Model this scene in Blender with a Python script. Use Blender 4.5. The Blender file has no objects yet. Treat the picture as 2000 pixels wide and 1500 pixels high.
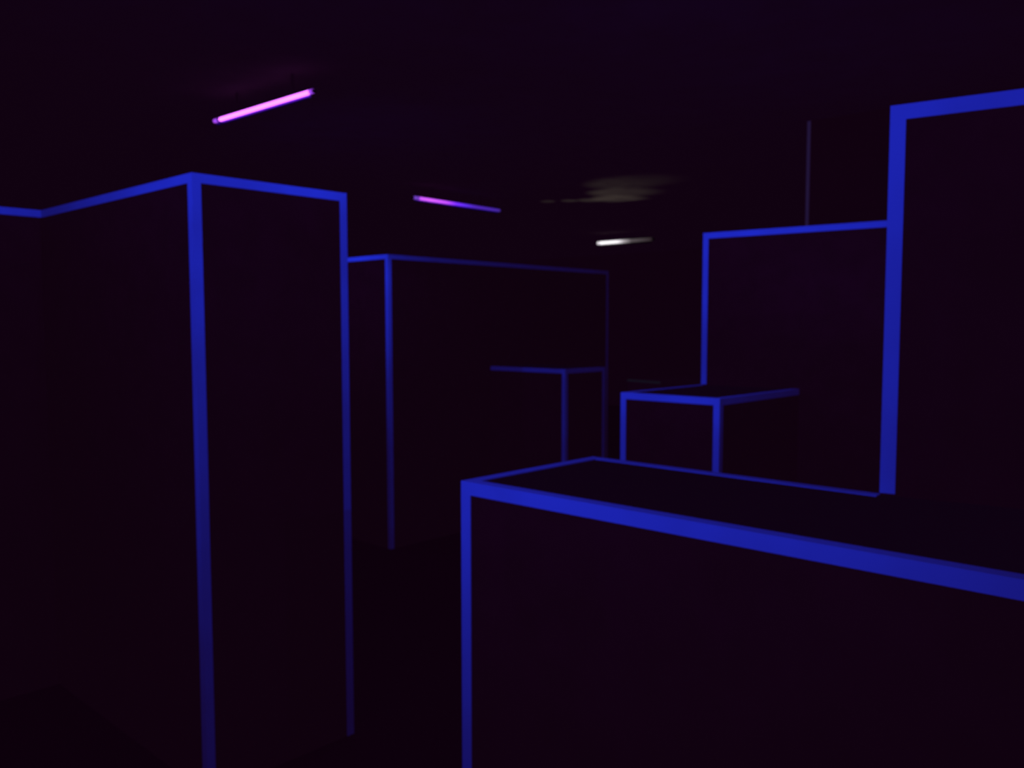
import bpy, bmesh, math, random
from mathutils import Vector, Matrix

# ------------------------------------------------------------------ layout (metres)
# world X runs along the front faces of the blocks, world Y is the other maze axis
xA = -2.8909
yA = 1.4741
yA2 = 2.1276
xL = -4.3413
xC = -5.1204
yC = 4.1460
yC2 = 6.9168
x3 = -4.2989
y3 = 5.2487
y3e = 5.7654
x1 = -1.5646
y1 = 1.5003
yR = 2.0500
xR = -0.7235
x2l = -2.6148
x2r = -2.0460
y2 = 3.6531
yM = 4.4553
rR = 0.1675
rM = 0.1088
FPX, PITCH, ROLL, YAW = 1680.78, 3.9146, -0.0524, 42.8604
HB1, HB2, HM_, HR_ = 0.3965, 0.3513, 0.5294, 0.4937
EYE = 1.72
HW = EYE + 0.53          # tall walls on the left
HM = EYE + HM_           # middle wall
HR = EYE + HR_           # near right wall
H1 = EYE - HB1           # near ledge
H2 = EYE - HB2           # farther ledges
CEIL = 3.22
TW, TT = 0.031, 0.0025   # width and thickness of each leg of the fluorescent strip

C = bpy.context.scene.collection
sc = bpy.context.scene

# camera axes
yw, pt, rl = map(math.radians, (YAW, PITCH, ROLL))
fw = Vector((-math.sin(yw), math.cos(yw), 0)); rt = Vector((math.cos(yw), math.sin(yw), 0)); up = Vector((0, 0, 1))
f2 = fw * math.cos(pt) - up * math.sin(pt); u2 = up * math.cos(pt) + fw * math.sin(pt)
rr = rt * math.cos(rl) + u2 * math.sin(rl); uu = -rt * math.sin(rl) + u2 * math.cos(rl)

# ------------------------------------------------------------------ materials
def mat(name):
    m = bpy.data.materials.new(name); m.use_nodes = True
    nt = m.node_tree
    return m, nt, nt.nodes['Principled BSDF']

def black_paint(name, col, rough=0.75, spec=0.05, scale=9.0, var=0.25, bump=0.05, glow=None):
    m, nt, b = mat(name)
    tc = nt.nodes.new('ShaderNodeTexCoord')
    n = nt.nodes.new('ShaderNodeTexNoise'); n.inputs['Scale'].default_value = scale
    n.inputs['Detail'].default_value = 6
    r = nt.nodes.new('ShaderNodeValToRGB')
    lo = [c * (1 - var) for c in col]; hi = [c * (1 + var) for c in col]
    r.color_ramp.elements[0].position = 0.3; r.color_ramp.elements[0].color = (*lo, 1)
    r.color_ramp.elements[1].position = 0.7; r.color_ramp.elements[1].color = (*hi, 1)
    bp = nt.nodes.new('ShaderNodeBump'); bp.inputs['Strength'].default_value = bump
    nt.links.new(tc.outputs['Object'], n.inputs['Vector'])
    nt.links.new(n.outputs['Fac'], r.inputs['Fac'])
    nt.links.new(r.outputs['Color'], b.inputs['Base Color'])
    nt.links.new(n.outputs['Fac'], bp.inputs['Height'])
    nt.links.new(bp.outputs['Normal'], b.inputs['Normal'])
    b.inputs['Roughness'].default_value = rough
    b.inputs['Specular IOR Level'].default_value = spec
    if glow:                      # faint even emission added to lift the blacks; the paint is no lamp
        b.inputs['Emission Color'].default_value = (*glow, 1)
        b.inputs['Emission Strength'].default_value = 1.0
    return m

def fluo(name, col, var=0.06, glow=(0.0058, 0.0011, 0.0065)):
    m, nt, b = mat(name)
    tc = nt.nodes.new('ShaderNodeTexCoord')
    n = nt.nodes.new('ShaderNodeTexNoise'); n.inputs['Scale'].default_value = 5.0
    r = nt.nodes.new('ShaderNodeValToRGB')
    r.color_ramp.elements[0].position = 0.35; r.color_ramp.elements[0].color = (*[c * (1 - var) for c in col], 1)
    r.color_ramp.elements[1].position = 0.65; r.color_ramp.elements[1].color = (*[min(1, c * (1 + var)) for c in col], 1)
    nt.links.new(tc.outputs['Object'], n.inputs['Vector'])
    nt.links.new(n.outputs['Fac'], r.inputs['Fac'])
    nt.links.new(r.outputs['Color'], b.inputs['Base Color'])
    b.inputs['Roughness'].default_value = 0.8
    b.inputs['Emission Color'].default_value = (*glow, 1)   # faint emission added to lift dim strips towards purple
    b.inputs['Emission Strength'].default_value = 1.0
    b.inputs['Specular IOR Level'].default_value = 0.05
    return m

def glow_along(name, stops, axis='X'):
    """lamp glass whose emission varies along its length """
    m, nt, b = mat(name)
    tc = nt.nodes.new('ShaderNodeTexCoord'); sp = nt.nodes.new('ShaderNodeSeparateXYZ')
    r = nt.nodes.new('ShaderNodeValToRGB')
    while len(r.color_ramp.elements) < len(stops): r.color_ramp.elements.new(0.5)
    mx = max(max(c) for _, c in stops)
    for e, (pos, c) in zip(r.color_ramp.elements, stops):
        e.position = pos; e.color = (*[v / mx for v in c], 1)
    nt.links.new(tc.outputs['Generated'], sp.inputs['Vector'])
    nt.links.new(sp.outputs[axis], r.inputs['Fac'])
    b.inputs['Base Color'].default_value = (0.05, 0.03, 0.06, 1)
    nt.links.new(r.outputs['Color'], b.inputs['Emission Color'])
    b.inputs['Emission Strength'].default_value = mx
    b.inputs['Roughness'].default_value = 0.3
    return m

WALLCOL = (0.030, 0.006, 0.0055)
BLACK_LIFT = (0.0046, 0.0006, 0.0040)  # even emission that lifts the black surfaces
M_PANEL = black_paint('black_painted_plywood', WALLCOL, glow=BLACK_LIFT, spec=0.02)
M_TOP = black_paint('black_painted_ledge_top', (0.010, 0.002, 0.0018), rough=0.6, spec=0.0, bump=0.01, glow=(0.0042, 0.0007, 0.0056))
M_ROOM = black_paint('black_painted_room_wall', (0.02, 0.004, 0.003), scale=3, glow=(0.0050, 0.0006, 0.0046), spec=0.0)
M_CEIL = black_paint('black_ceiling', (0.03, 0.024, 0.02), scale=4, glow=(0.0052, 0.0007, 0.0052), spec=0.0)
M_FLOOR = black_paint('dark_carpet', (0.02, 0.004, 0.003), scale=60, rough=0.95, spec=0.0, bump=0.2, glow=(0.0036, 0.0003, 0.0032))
M_STRIP = fluo('blue_fluorescent_strip', (0.09, 0.66, 0.8))
M_DIM_VIOLET = fluo('dim_violet_strip', (0.05, 0.2, 0.03), glow=(0.0135, 0.006, 0.034))  # weak light on this strip put into its colour and glow
M_DIM_GREY = fluo('dim_grey_strip', (0.02, 0.01, 0.004), glow=(0.0055, 0.0045, 0.009))  # barely lit edge painted as dark colour with a grey glow
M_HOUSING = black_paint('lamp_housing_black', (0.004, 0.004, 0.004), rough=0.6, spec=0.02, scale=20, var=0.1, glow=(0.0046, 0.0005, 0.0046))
M_CAP = black_paint('lamp_socket_black', (0.004, 0.004, 0.004), rough=0.6, spec=0.0, scale=20, var=0.1)
M_RING = black_paint('dark_ring', (0.02, 0.005, 0.02), scale=20, var=0.1)

# ------------------------------------------------------------------ mesh helpers
def link(name, bm, material, parent=None, bevel=0.0):
    if bevel:
        bmesh.ops.bevel(bm, geom=list(bm.edges), offset=bevel, segments=1, affect='EDGES', clamp_overlap=True)
    bmesh.ops.recalc_face_normals(bm, faces=list(bm.faces))
    me = bpy.data.meshes.new(name); bm.to_mesh(me); bm.free()
    me.materials.append(material)
    o = bpy.data.objects.new(name, me); C.objects.link(o)
    if parent is not None:
        o.parent = parent
    return o

def prism(bm, pts, z0, z1):
    lo = [bm.verts.new((x, y, z0)) for x, y in pts]
    hi = [bm.verts.new((x, y, z1)) for x, y in pts]
    n = len(pts)
    bm.faces.new(lo[::-1]); bm.faces.new(hi)
    for i in range(n):
        j = (i + 1) % n
        bm.faces.new((lo[i], lo[j], hi[j], hi[i]))

def box(bm, x0, x1, y0, y1, z0, z1):
    prism(bm, [(x0, y0), (x1, y0), (x1, y1), (x0, y1)], z0, z1)

def thing(name, label, cat, loc=(0, 0, 0), group=None, rotz=0.0):
    o = bpy.data.objects.new(name, None); C.objects.link(o)
    o.empty_display_size = 0.2
    o.location = loc; o.rotation_euler = (0, 0, rotz)
    o['label'] = label; o['category'] = cat
    if group: o['group'] = group
    return o

def struct(name, bm, m):
    o = link(name, bm, m); o['kind'] = 'structure'
    return o

def inset(poly, d):
    """polygon (ccw) moved inwards by d"""
    n = len(poly); out = []
    for i in range(n):
        p0, p1, p2 = Vector(poly[i - 1]), Vector(poly[i]), Vector(poly[(i + 1) % n])
        e1, e2 = (p1 - p0).normalized(), (p2 - p1).normalized()
        n1, n2 = Vector((-e1.y, e1.x)), Vector((-e2.y, e2.x))
        k = (n1 + n2) / (1 + n1.dot(n2))
        q = p1 + k * d
        out.append((q.x, q.y))
    return out

def corner_convex(poly, i):
    n = len(poly)
    a, b, c = Vector(poly[i - 1]), Vector(poly[i]), Vector(poly[(i + 1) % n])
    return (b - a).cross(c - b) > 0

def maze_block(name, label, cat, poly, h, strips, posts, top_m=None, group=None, strip_m=None, z_post=None, tw=TW,
               side_names=None, strip_label=None):
    """plywood block: one board per side, a top board, an angle strip along each listed
    top edge (edge i runs from corner i to i+1) and up each listed corner."""
    strip_m = strip_m or M_STRIP
    cx = sum(q[0] for q in poly) / len(poly); cy = sum(q[1] for q in poly) / len(poly)
    t = thing(name, label, cat, (cx, cy, 0), group)
    P = [(x - cx, y - cy) for x, y in poly]; n = len(P)
    I = inset(P, 0.018)
    for i in range(n):
        j = (i + 1) % n
        bm = bmesh.new(); prism(bm, [P[i], P[j], I[j], I[i]], 0.0, h - 0.018)
        link((side_names or {}).get(i, 'side_panel'), bm, M_PANEL, t)
    bm = bmesh.new(); prism(bm, P, h - 0.018, h); link('top_panel', bm, top_m or M_PANEL, t)
    O = inset(P, -TT); W = inset(P, tw)
    for i, spec in strips.items():
        j = (i + 1) % n
        a0, a1 = spec if spec else (0.0, 1.0)
        def cut(A, B, s): return (A[0] + (B[0] - A[0]) * s, A[1] + (B[1] - A[1]) * s)
        bm = bmesh.new()
        # leg on the face
        prism(bm, [cut(O[i], O[j], a0), cut(O[i], O[j], a1), cut(P[i], P[j], a1), cut(P[i], P[j], a0)], h - tw, h + TT)
        # leg on the top, mitred at the corners
        prism(bm, [cut(P[i], P[j], a0), cut(P[i], P[j], a1), cut(W[i], W[j], a1), cut(W[i], W[j], a0)], h, h + TT)
        s = link('top_strip', bm, strip_m, t)
        if strip_label: s['label'] = strip_label
    for i in posts:
        k = (i - 1) % n; j = (i + 1) % n
        z0 = 0.0 if not z_post else z_post.get(i, 0.0)
        p = Vector(P[i]); u = (Vector(P[k]) - p).normalized(); v = (Vector(P[j]) - p).normalized()
        o = Vector(O[i])
        nu = Vector((u.y, -u.x)); 
        if nu.dot(o - p) < 0: nu = -nu
        nv = Vector((v.y, -v.x))
        if nv.dot(o - p) < 0: nv = -nv
        pts = [p + u * TW, p, p + v * TW, p + v * TW + nv * TT, o, p + u * TW + nu * TT]
        bm = bmesh.new(); 
        # two legs sharing the outer corner
        prism(bm, [tuple(q) for q in (pts[0], pts[1], pts[4], pts[5])], z0, h - TW)
        prism(bm, [tuple(q) for q in (pts[1], pts[2], pts[3], pts[4])], z0, h - TW)
        s = link('corner_strip', bm, strip_m, t)
        if strip_label: s['label'] = strip_label
    return t

def rect(x0, x1, y0, y1):
    return [(x0, y0), (x1, y0), (x1, y1), (x0, y1)]     # ccw: 0 front edge, 1 right, 2 back, 3 left

# ------------------------------------------------------------------ room shell
RX0, RX1, RY0, RY1 = -14.0, 4.0, -5.0, 15.0
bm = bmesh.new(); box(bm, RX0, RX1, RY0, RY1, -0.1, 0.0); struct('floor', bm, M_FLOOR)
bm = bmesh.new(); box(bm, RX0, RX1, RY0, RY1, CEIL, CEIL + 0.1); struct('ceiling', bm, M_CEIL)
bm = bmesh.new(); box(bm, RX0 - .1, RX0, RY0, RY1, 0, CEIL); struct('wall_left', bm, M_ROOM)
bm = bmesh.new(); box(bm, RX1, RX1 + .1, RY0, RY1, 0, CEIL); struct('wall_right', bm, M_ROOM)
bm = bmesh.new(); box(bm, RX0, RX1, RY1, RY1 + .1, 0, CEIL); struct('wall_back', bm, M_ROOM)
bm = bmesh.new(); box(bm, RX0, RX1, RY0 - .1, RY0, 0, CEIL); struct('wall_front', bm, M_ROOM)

# ------------------------------------------------------------------ maze
G = 0.006
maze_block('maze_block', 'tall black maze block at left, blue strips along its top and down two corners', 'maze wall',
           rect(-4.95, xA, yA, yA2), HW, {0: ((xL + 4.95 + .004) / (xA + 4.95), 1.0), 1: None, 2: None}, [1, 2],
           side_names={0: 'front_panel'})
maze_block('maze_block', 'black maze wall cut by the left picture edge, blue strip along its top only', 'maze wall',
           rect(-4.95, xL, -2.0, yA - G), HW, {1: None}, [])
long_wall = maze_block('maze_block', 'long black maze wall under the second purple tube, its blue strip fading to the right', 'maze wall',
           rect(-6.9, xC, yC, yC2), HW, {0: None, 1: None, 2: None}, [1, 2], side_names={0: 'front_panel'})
maze_block('maze_ledge', 'small dim black ledge box built against the long wall beneath the second purple tube', 'ledge box',
           rect(xC + G, x3, y3, y3e), H2, {0: None, 1: None}, [1, 2], top_m=M_TOP, side_names={0: 'front_panel'})
XE = 1.3
maze_block('maze_ledge', 'large near black ledge with thick bright blue front edge, lower right', 'ledge box',
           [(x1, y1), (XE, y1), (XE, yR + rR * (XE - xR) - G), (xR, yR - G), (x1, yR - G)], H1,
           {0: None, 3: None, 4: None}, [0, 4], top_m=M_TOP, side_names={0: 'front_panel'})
e = Vector((1, rR)).normalized(); nrm = Vector((-e.y, e.x))
def quad(px, py, ln, dp, e, nrm):
    a = Vector((px, py)); b = a + e * ln; c = b + nrm * dp; d = a + nrm * dp
    return [tuple(a), tuple(b), tuple(c), tuple(d)]
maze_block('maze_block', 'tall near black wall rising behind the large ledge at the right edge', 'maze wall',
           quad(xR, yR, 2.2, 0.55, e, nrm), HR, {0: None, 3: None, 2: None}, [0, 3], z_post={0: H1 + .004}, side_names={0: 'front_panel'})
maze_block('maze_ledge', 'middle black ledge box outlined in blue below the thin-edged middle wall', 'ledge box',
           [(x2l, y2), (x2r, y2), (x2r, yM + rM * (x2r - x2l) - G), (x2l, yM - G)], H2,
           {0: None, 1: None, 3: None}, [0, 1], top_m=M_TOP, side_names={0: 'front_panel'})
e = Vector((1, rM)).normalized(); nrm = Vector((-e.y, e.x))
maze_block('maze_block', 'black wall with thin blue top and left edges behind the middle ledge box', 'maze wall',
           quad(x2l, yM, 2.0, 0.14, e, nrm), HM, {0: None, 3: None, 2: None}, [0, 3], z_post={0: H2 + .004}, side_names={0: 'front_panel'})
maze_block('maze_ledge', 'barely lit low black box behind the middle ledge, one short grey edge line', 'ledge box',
           quad(-3.264, 4.629, .31, .5, Vector((.9709, -.2396)), Vector((.2396, .9709))), H2 - .004, {0: None}, [], tw=.012, strip_m=M_DIM_GREY, side_names={0: 'front_panel'})
# floor-to-ceiling partition behind the middle wall, one faint strip up its corner
px, py = -2.794, 6.22
t = thing('ceiling_high_partition', 'black floor-to-ceiling partition with one faint violet vertical line above the middle wall', 'partition',
          (px + 1.2, py + .3, 0))
bm = bmesh.new(); box(bm, -1.2, 1.2, -.3, -.28, 0, CEIL - .004); link('front_panel', bm, M_ROOM, t)
bm = bmesh.new(); box(bm, -1.2, -1.18, -.279, .3, 0, CEIL - .004); link('side_panel', bm, M_ROOM, t)
bm = bmesh.new(); box(bm, 1.18, 1.2, -.279, .3, 0, CEIL - .004); link('side_panel', bm, M_ROOM, t)
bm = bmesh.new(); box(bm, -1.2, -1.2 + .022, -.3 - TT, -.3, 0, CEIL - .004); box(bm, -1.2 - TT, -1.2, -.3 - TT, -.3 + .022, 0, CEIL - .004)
s = link('corner_strip', bm, M_DIM_VIOLET, t); s['label'] = 'faint violet vertical strip'

# ------------------------------------------------------------------ tube lamps under the ceiling
def cyl(bm, x0, x1, r, y=0.0, z=0.0, seg=20):
    m = Matrix.Translation(((x0 + x1) / 2, y, z)) @ Matrix.Rotation(math.pi / 2, 4, 'Y')
    bmesh.ops.create_cone(bm, cap_ends=True, segments=seg, radius1=r, radius2=r, depth=x1 - x0, matrix=m)

def tube_lamp(label, a, b, tube_m, end_m, end_m2, ring, r, plate_m, trim):
    """a, b: world ends of the lamp; the tube sits on the side of a slim batten hung from the ceiling on two brackets"""
    a, b = Vector(a), Vector(b); L = (b - a).length
    ang = math.atan2(b.y - a.y, b.x - a.x)
    t = thing('tube_light', label, 'tube light', (a.x, a.y, a.z), 'ceiling tube lights', ang)
    zt = CEIL - a.z - .003; q = r / .0135
    bm = bmesh.new(); box(bm, trim[0], L - trim[1], r * 1.15, r * 1.15 + .02, -r * 1.65, r * 1.65)
    link('halo_batten', bm, plate_m, t, bevel=.003)  # batten shaped to show a lit halo around the tube
    for x in (L * .22, L * .78):
        bm = bmesh.new(); box(bm, x - .006, x + .006, r * 1.15 + .005, r * 1.15 + .015, r * 1.65, zt)
        link('bracket', bm, M_HOUSING, t)
    e0 = .055
    bm = bmesh.new(); cyl(bm, e0 + .020, L - .035, r)
    tube = link('lamp_tube', bm, tube_m, t)
    bm = bmesh.new(); cyl(bm, e0, e0 + .020, r * 1.06); link('tube_ring', bm, M_RING if ring else end_m, tube)
    bm = bmesh.new(); cyl(bm, .004, e0, r); link('tube_end', bm, end_m, tube)
    bm = bmesh.new(); cyl(bm, L - .035, L - .004, r); link('tube_end', bm, end_m2, tube)
    for x in (-.004, L - .006):
        bm = bmesh.new(); box(bm, x, x + .01, -r * .7, r * 1.1, -r * .7, r * .7)
        link('socket', bm, M_CAP, t, bevel=.002)
    return t

M_PLATE_V = black_paint('violet_halo_batten', (0.16, 0.06, 0.5), rough=0.6, spec=0.0, var=0.05, scale=20)  # violet tint put in to colour the tube's halo
M_PLATE_W = black_paint('grey_batten', (0.10, 0.09, 0.10), rough=0.6, spec=0.0, var=0.05, scale=20)
pink = (2.2, 0.45, 3.2)
m_end = glow_along('violet_tube_end', [(0, (0.45, .08, 1.0)), (1, (.35, .06, .9))])
m1 = glow_along('pink_violet_tube', [(0, pink), (1, pink)])
m2 = glow_along('half_bright_violet_tube', [(0.0, (.75, .12, 1.2)), (.12, (.85, .14, 1.3)), (.32, (.65, .09, 1.2)), (.44, (.22, .03, 1.2)),
                                            (.56, (.12, .03, .9)), (.68, (.08, .02, .5)), (1.0, (.06, .02, .35))])
m3 = glow_along('half_bright_white_tube', [(0.0, (1.3, 1.25, 1.3)), (.34, (1.1, 1.05, 1.1)), (.48, (.4, .36, .38)), (.62, (.09, .075, .08)), (1.0, (.03, .02, .024))])
m_end2 = glow_along('dim_violet_end', [(0, (.25, .08, .8)), (1, (.1, .03, .3))])
m_end3 = glow_along('white_tube_end', [(0, (.6, .56, .6)), (1, (.9, .85, .9))])
m_end2b = glow_along('dim_blue_end', [(0, (.06, .02, .33)), (1, (.04, .015, .22))])
m_end3b = glow_along('faded_white_end', [(0, (.03, .02, .024)), (1, (.012, .008, .01))])
ZT = EYE + 1.35
tube_lamp('bright pink-violet tube above the tall left block', (-5.395, 2.917, ZT), (-4.29, 2.94, ZT), m1, m_end, m_end, True, .0128, M_PLATE_V, (0, .07))
tube_lamp('violet tube above the long wall, pink at one end, dim blue at the other', (-7.042, 6.06, ZT), (-7.099, 7.44, ZT), m2, m_end2, m_end2b, False, .0160, M_PLATE_V, (.05, 0))
tube_lamp('white tube far back under the grey ceiling glow, one end fading out', (-8.73, 11.49, ZT), (-7.67, 11.535, ZT), m3, m_end3, m_end3b, False, .027, M_PLATE_W, (0, .05))

# ------------------------------------------------------------------ lights
UV = (0.10, 0.045, 1.0)
def spot(name, loc, power, col, target=None, angle=160, blend=.2):
    l = bpy.data.lights.new(name, 'SPOT'); l.energy = power; l.color = col
    l.spot_size = math.radians(angle); l.spot_blend = blend; l.shadow_soft_size = 0.0
    o = bpy.data.objects.new(name, l); C.objects.link(o); o.location = loc
    d = Vector(target) - Vector(loc) if target else Vector((0, 0, -1))
    o.rotation_euler = d.to_track_quat('-Z', 'Y').to_euler()
    return o
UVS = [
    (-1.00, 0.00, 1.90, 31.36, 0.000, 0.951, 0.309),
    (-2.00, -0.50, 1.90, 49.78, 0.000, 0.951, 0.309),
    (-1.50, 0.00, 1.90, 11.13, 0.000, 0.000, -1.000),
    (-2.00, 2.50, 1.90, 21.38, 0.000, 0.951, 0.309),
    (0.50, 1.00, 1.90, 30.92, -0.951, 0.000, 0.309),
    (-1.50, -1.00, 1.90, 13.53, 0.000, 0.951, 0.309),
    (-3.00, 1.00, 2.70, 1.36, 0.000, 0.000, -1.000),
    (-1.00, 3.00, 1.90, 9.72, -0.672, 0.672, 0.309),
    (-3.00, 2.50, 1.90, 10.02, 0.000, 0.000, -1.000),
    (-2.50, 3.00, 1.90, 2.65, 0.000, 0.000, -1.000),
    (-2.00, 4.00, 1.90, 3.55, 0.000, 0.951, 0.309),
    (-5.50, 3.00, 1.90, 17.22, 0.000, 0.951, 0.309),
    (-2.00, 2.00, 1.90, 4.92, -0.951, 0.000, 0.309),
    (-2.50, 4.00, 2.40, 1.40, 0.000, 0.000, -1.000),
    (-4.50, 3.50, 2.40, 4.52, 0.000, 0.000, -1.000),
    (-3.50, 1.00, 3.00, 13.61, 0.000, 0.000, -1.000),
    (-2.00, 1.50, 1.90, 3.41, -0.951, 0.000, 0.309),
    (-5.50, 4.00, 2.70, 10.94, 0.000, 0.000, -1.000),
    (-4.00, 4.00, 1.90, 5.57, -0.951, 0.000, 0.309),
    (-1.50, 4.00, 1.90, 3.08, 0.000, 0.951, 0.309),
    (-2.50, 4.00, 1.90, 1.32, 0.000, 0.951, 0.309),
    (-3.00, 3.00, 1.90, 1.84, 0.000, 0.000, -1.000),
    (-3.50, 1.50, 2.70, 3.90, 0.000, 0.000, -1.000),
    (-2.50, 1.50, 2.40, 0.95, 0.000, 0.000, -1.000),
    (-4.50, 4.00, 2.40, 2.40, 0.000, 0.000, -1.000),
    (-2.50, 2.00, 2.40, 3.55, -0.951, 0.000, 0.309),
    (-2.50, 4.00, 2.40, 1.47, 0.000, 0.951, 0.309),
    (-5.50, 3.50, 2.70, 2.94, 0.000, 0.000, -1.000),
    (-3.00, 1.00, 2.40, 1.87, 0.000, 0.000, -1.000),
    (-0.50, 1.50, 2.40, 1.10, 0.000, 0.951, 0.309),
]
for x, y, z, w, ax, ay, az in UVS:      # added fixtureless spots set to shape the strips' brightness
    flood = az > -.9
    spot('strip_fill_spot', (x, y, z), w, UV, (x + ax, y + ay, z + az), 130 if flood else 160, 1.0 if flood else .2)
spot('strip_fill_spot', (-3.6, 5.5, 3.0), 2.2, UV)  # unseen spot added to brighten the partition strip and low box edge
# added unseen white spots make the ceiling glow; a hidden board trims it
def ray_to(pxx, pyy, z):
    d = f2 + rr * ((pxx - 1000) / FPX) + uu * ((750 - pyy) / FPX)
    return Vector((0, 0, EYE)) + d * ((z - EYE) / d.z)
ux, uy, uz = -6.5, 7.6, 1.85
Lp = Vector((ux, uy, uz))
q0, q1 = ray_to(1120, 402, CEIL), ray_to(1330, 384, CEIL)
s0, s1 = Lp + (q0 - Lp) * .1, Lp + (q1 - Lp) * .1
dv = (s1 - s0); dv.z = 0; dv.normalize(); nv = Vector((-dv.y, dv.x, 0))
s0 -= dv * .05; s1 += dv * .05
pc = Vector(long_wall.location)
bm = bmesh.new(); prism(bm, [tuple((s - pc).xy) for s in (s0, s1, s1 + nv * .004, s0 + nv * .004)], uz - .1, (s0.z + s1.z) / 2)
link('glow_cutoff_board', bm, M_HOUSING, long_wall)  # unseen board added to cut the far edge of the glow
bm = bmesh.new(); box(bm, ux - .05 - pc.x, ux + .05 - pc.x, yC2 + .004 - pc.y, uy + .06 - pc.y, uz - .12, uz - .1)
link('cutoff_bracket', bm, M_HOUSING, long_wall)  # unseen support added for the cutting board
for ax, ay, an, pw in ((1205, 388, 24, 120), (1210, 376, 30, 75), (1218, 358, 32, 50), (1150, 391, 13, 60), (1112, 392, 10, 55), (1070, 393.5, 9, 40)):
    spot('ceiling_glow_spot', (ux, uy, uz), pw, (.95, 1, .88), ray_to(ax, ay, CEIL), an, 1.0)  # added spots from one unseen point, aimed along the ceiling glow
w = bpy.data.worlds.new('world'); sc.world = w; w.use_nodes = True
w.node_tree.nodes['Background'].inputs[0].default_value = (0.011, .0035, .012, 1)
w.node_tree.nodes['Background'].inputs[1].default_value = 1.0

# ------------------------------------------------------------------ camera
cam = bpy.data.cameras.new('camera'); co = bpy.data.objects.new('camera', cam); C.objects.link(co)
M = Matrix((rr, uu, -f2)).transposed().to_4x4(); M.translation = (0, 0, EYE)
co.matrix_world = M
cam.sensor_fit = 'HORIZONTAL'; cam.sensor_width = 36.0; cam.lens = 36.0 * FPX / 2000.0
cam.clip_start = .02; cam.clip_end = 100
# the phone is focused a little short, so everything is slightly soft
cam.dof.use_dof = True; cam.dof.focus_distance = 0.45
cam.dof.aperture_fstop = (cam.lens / 1000) / 0.0018
sc.camera = co
sc.view_settings.view_transform = 'Standard'
sc.view_settings.look = 'None'
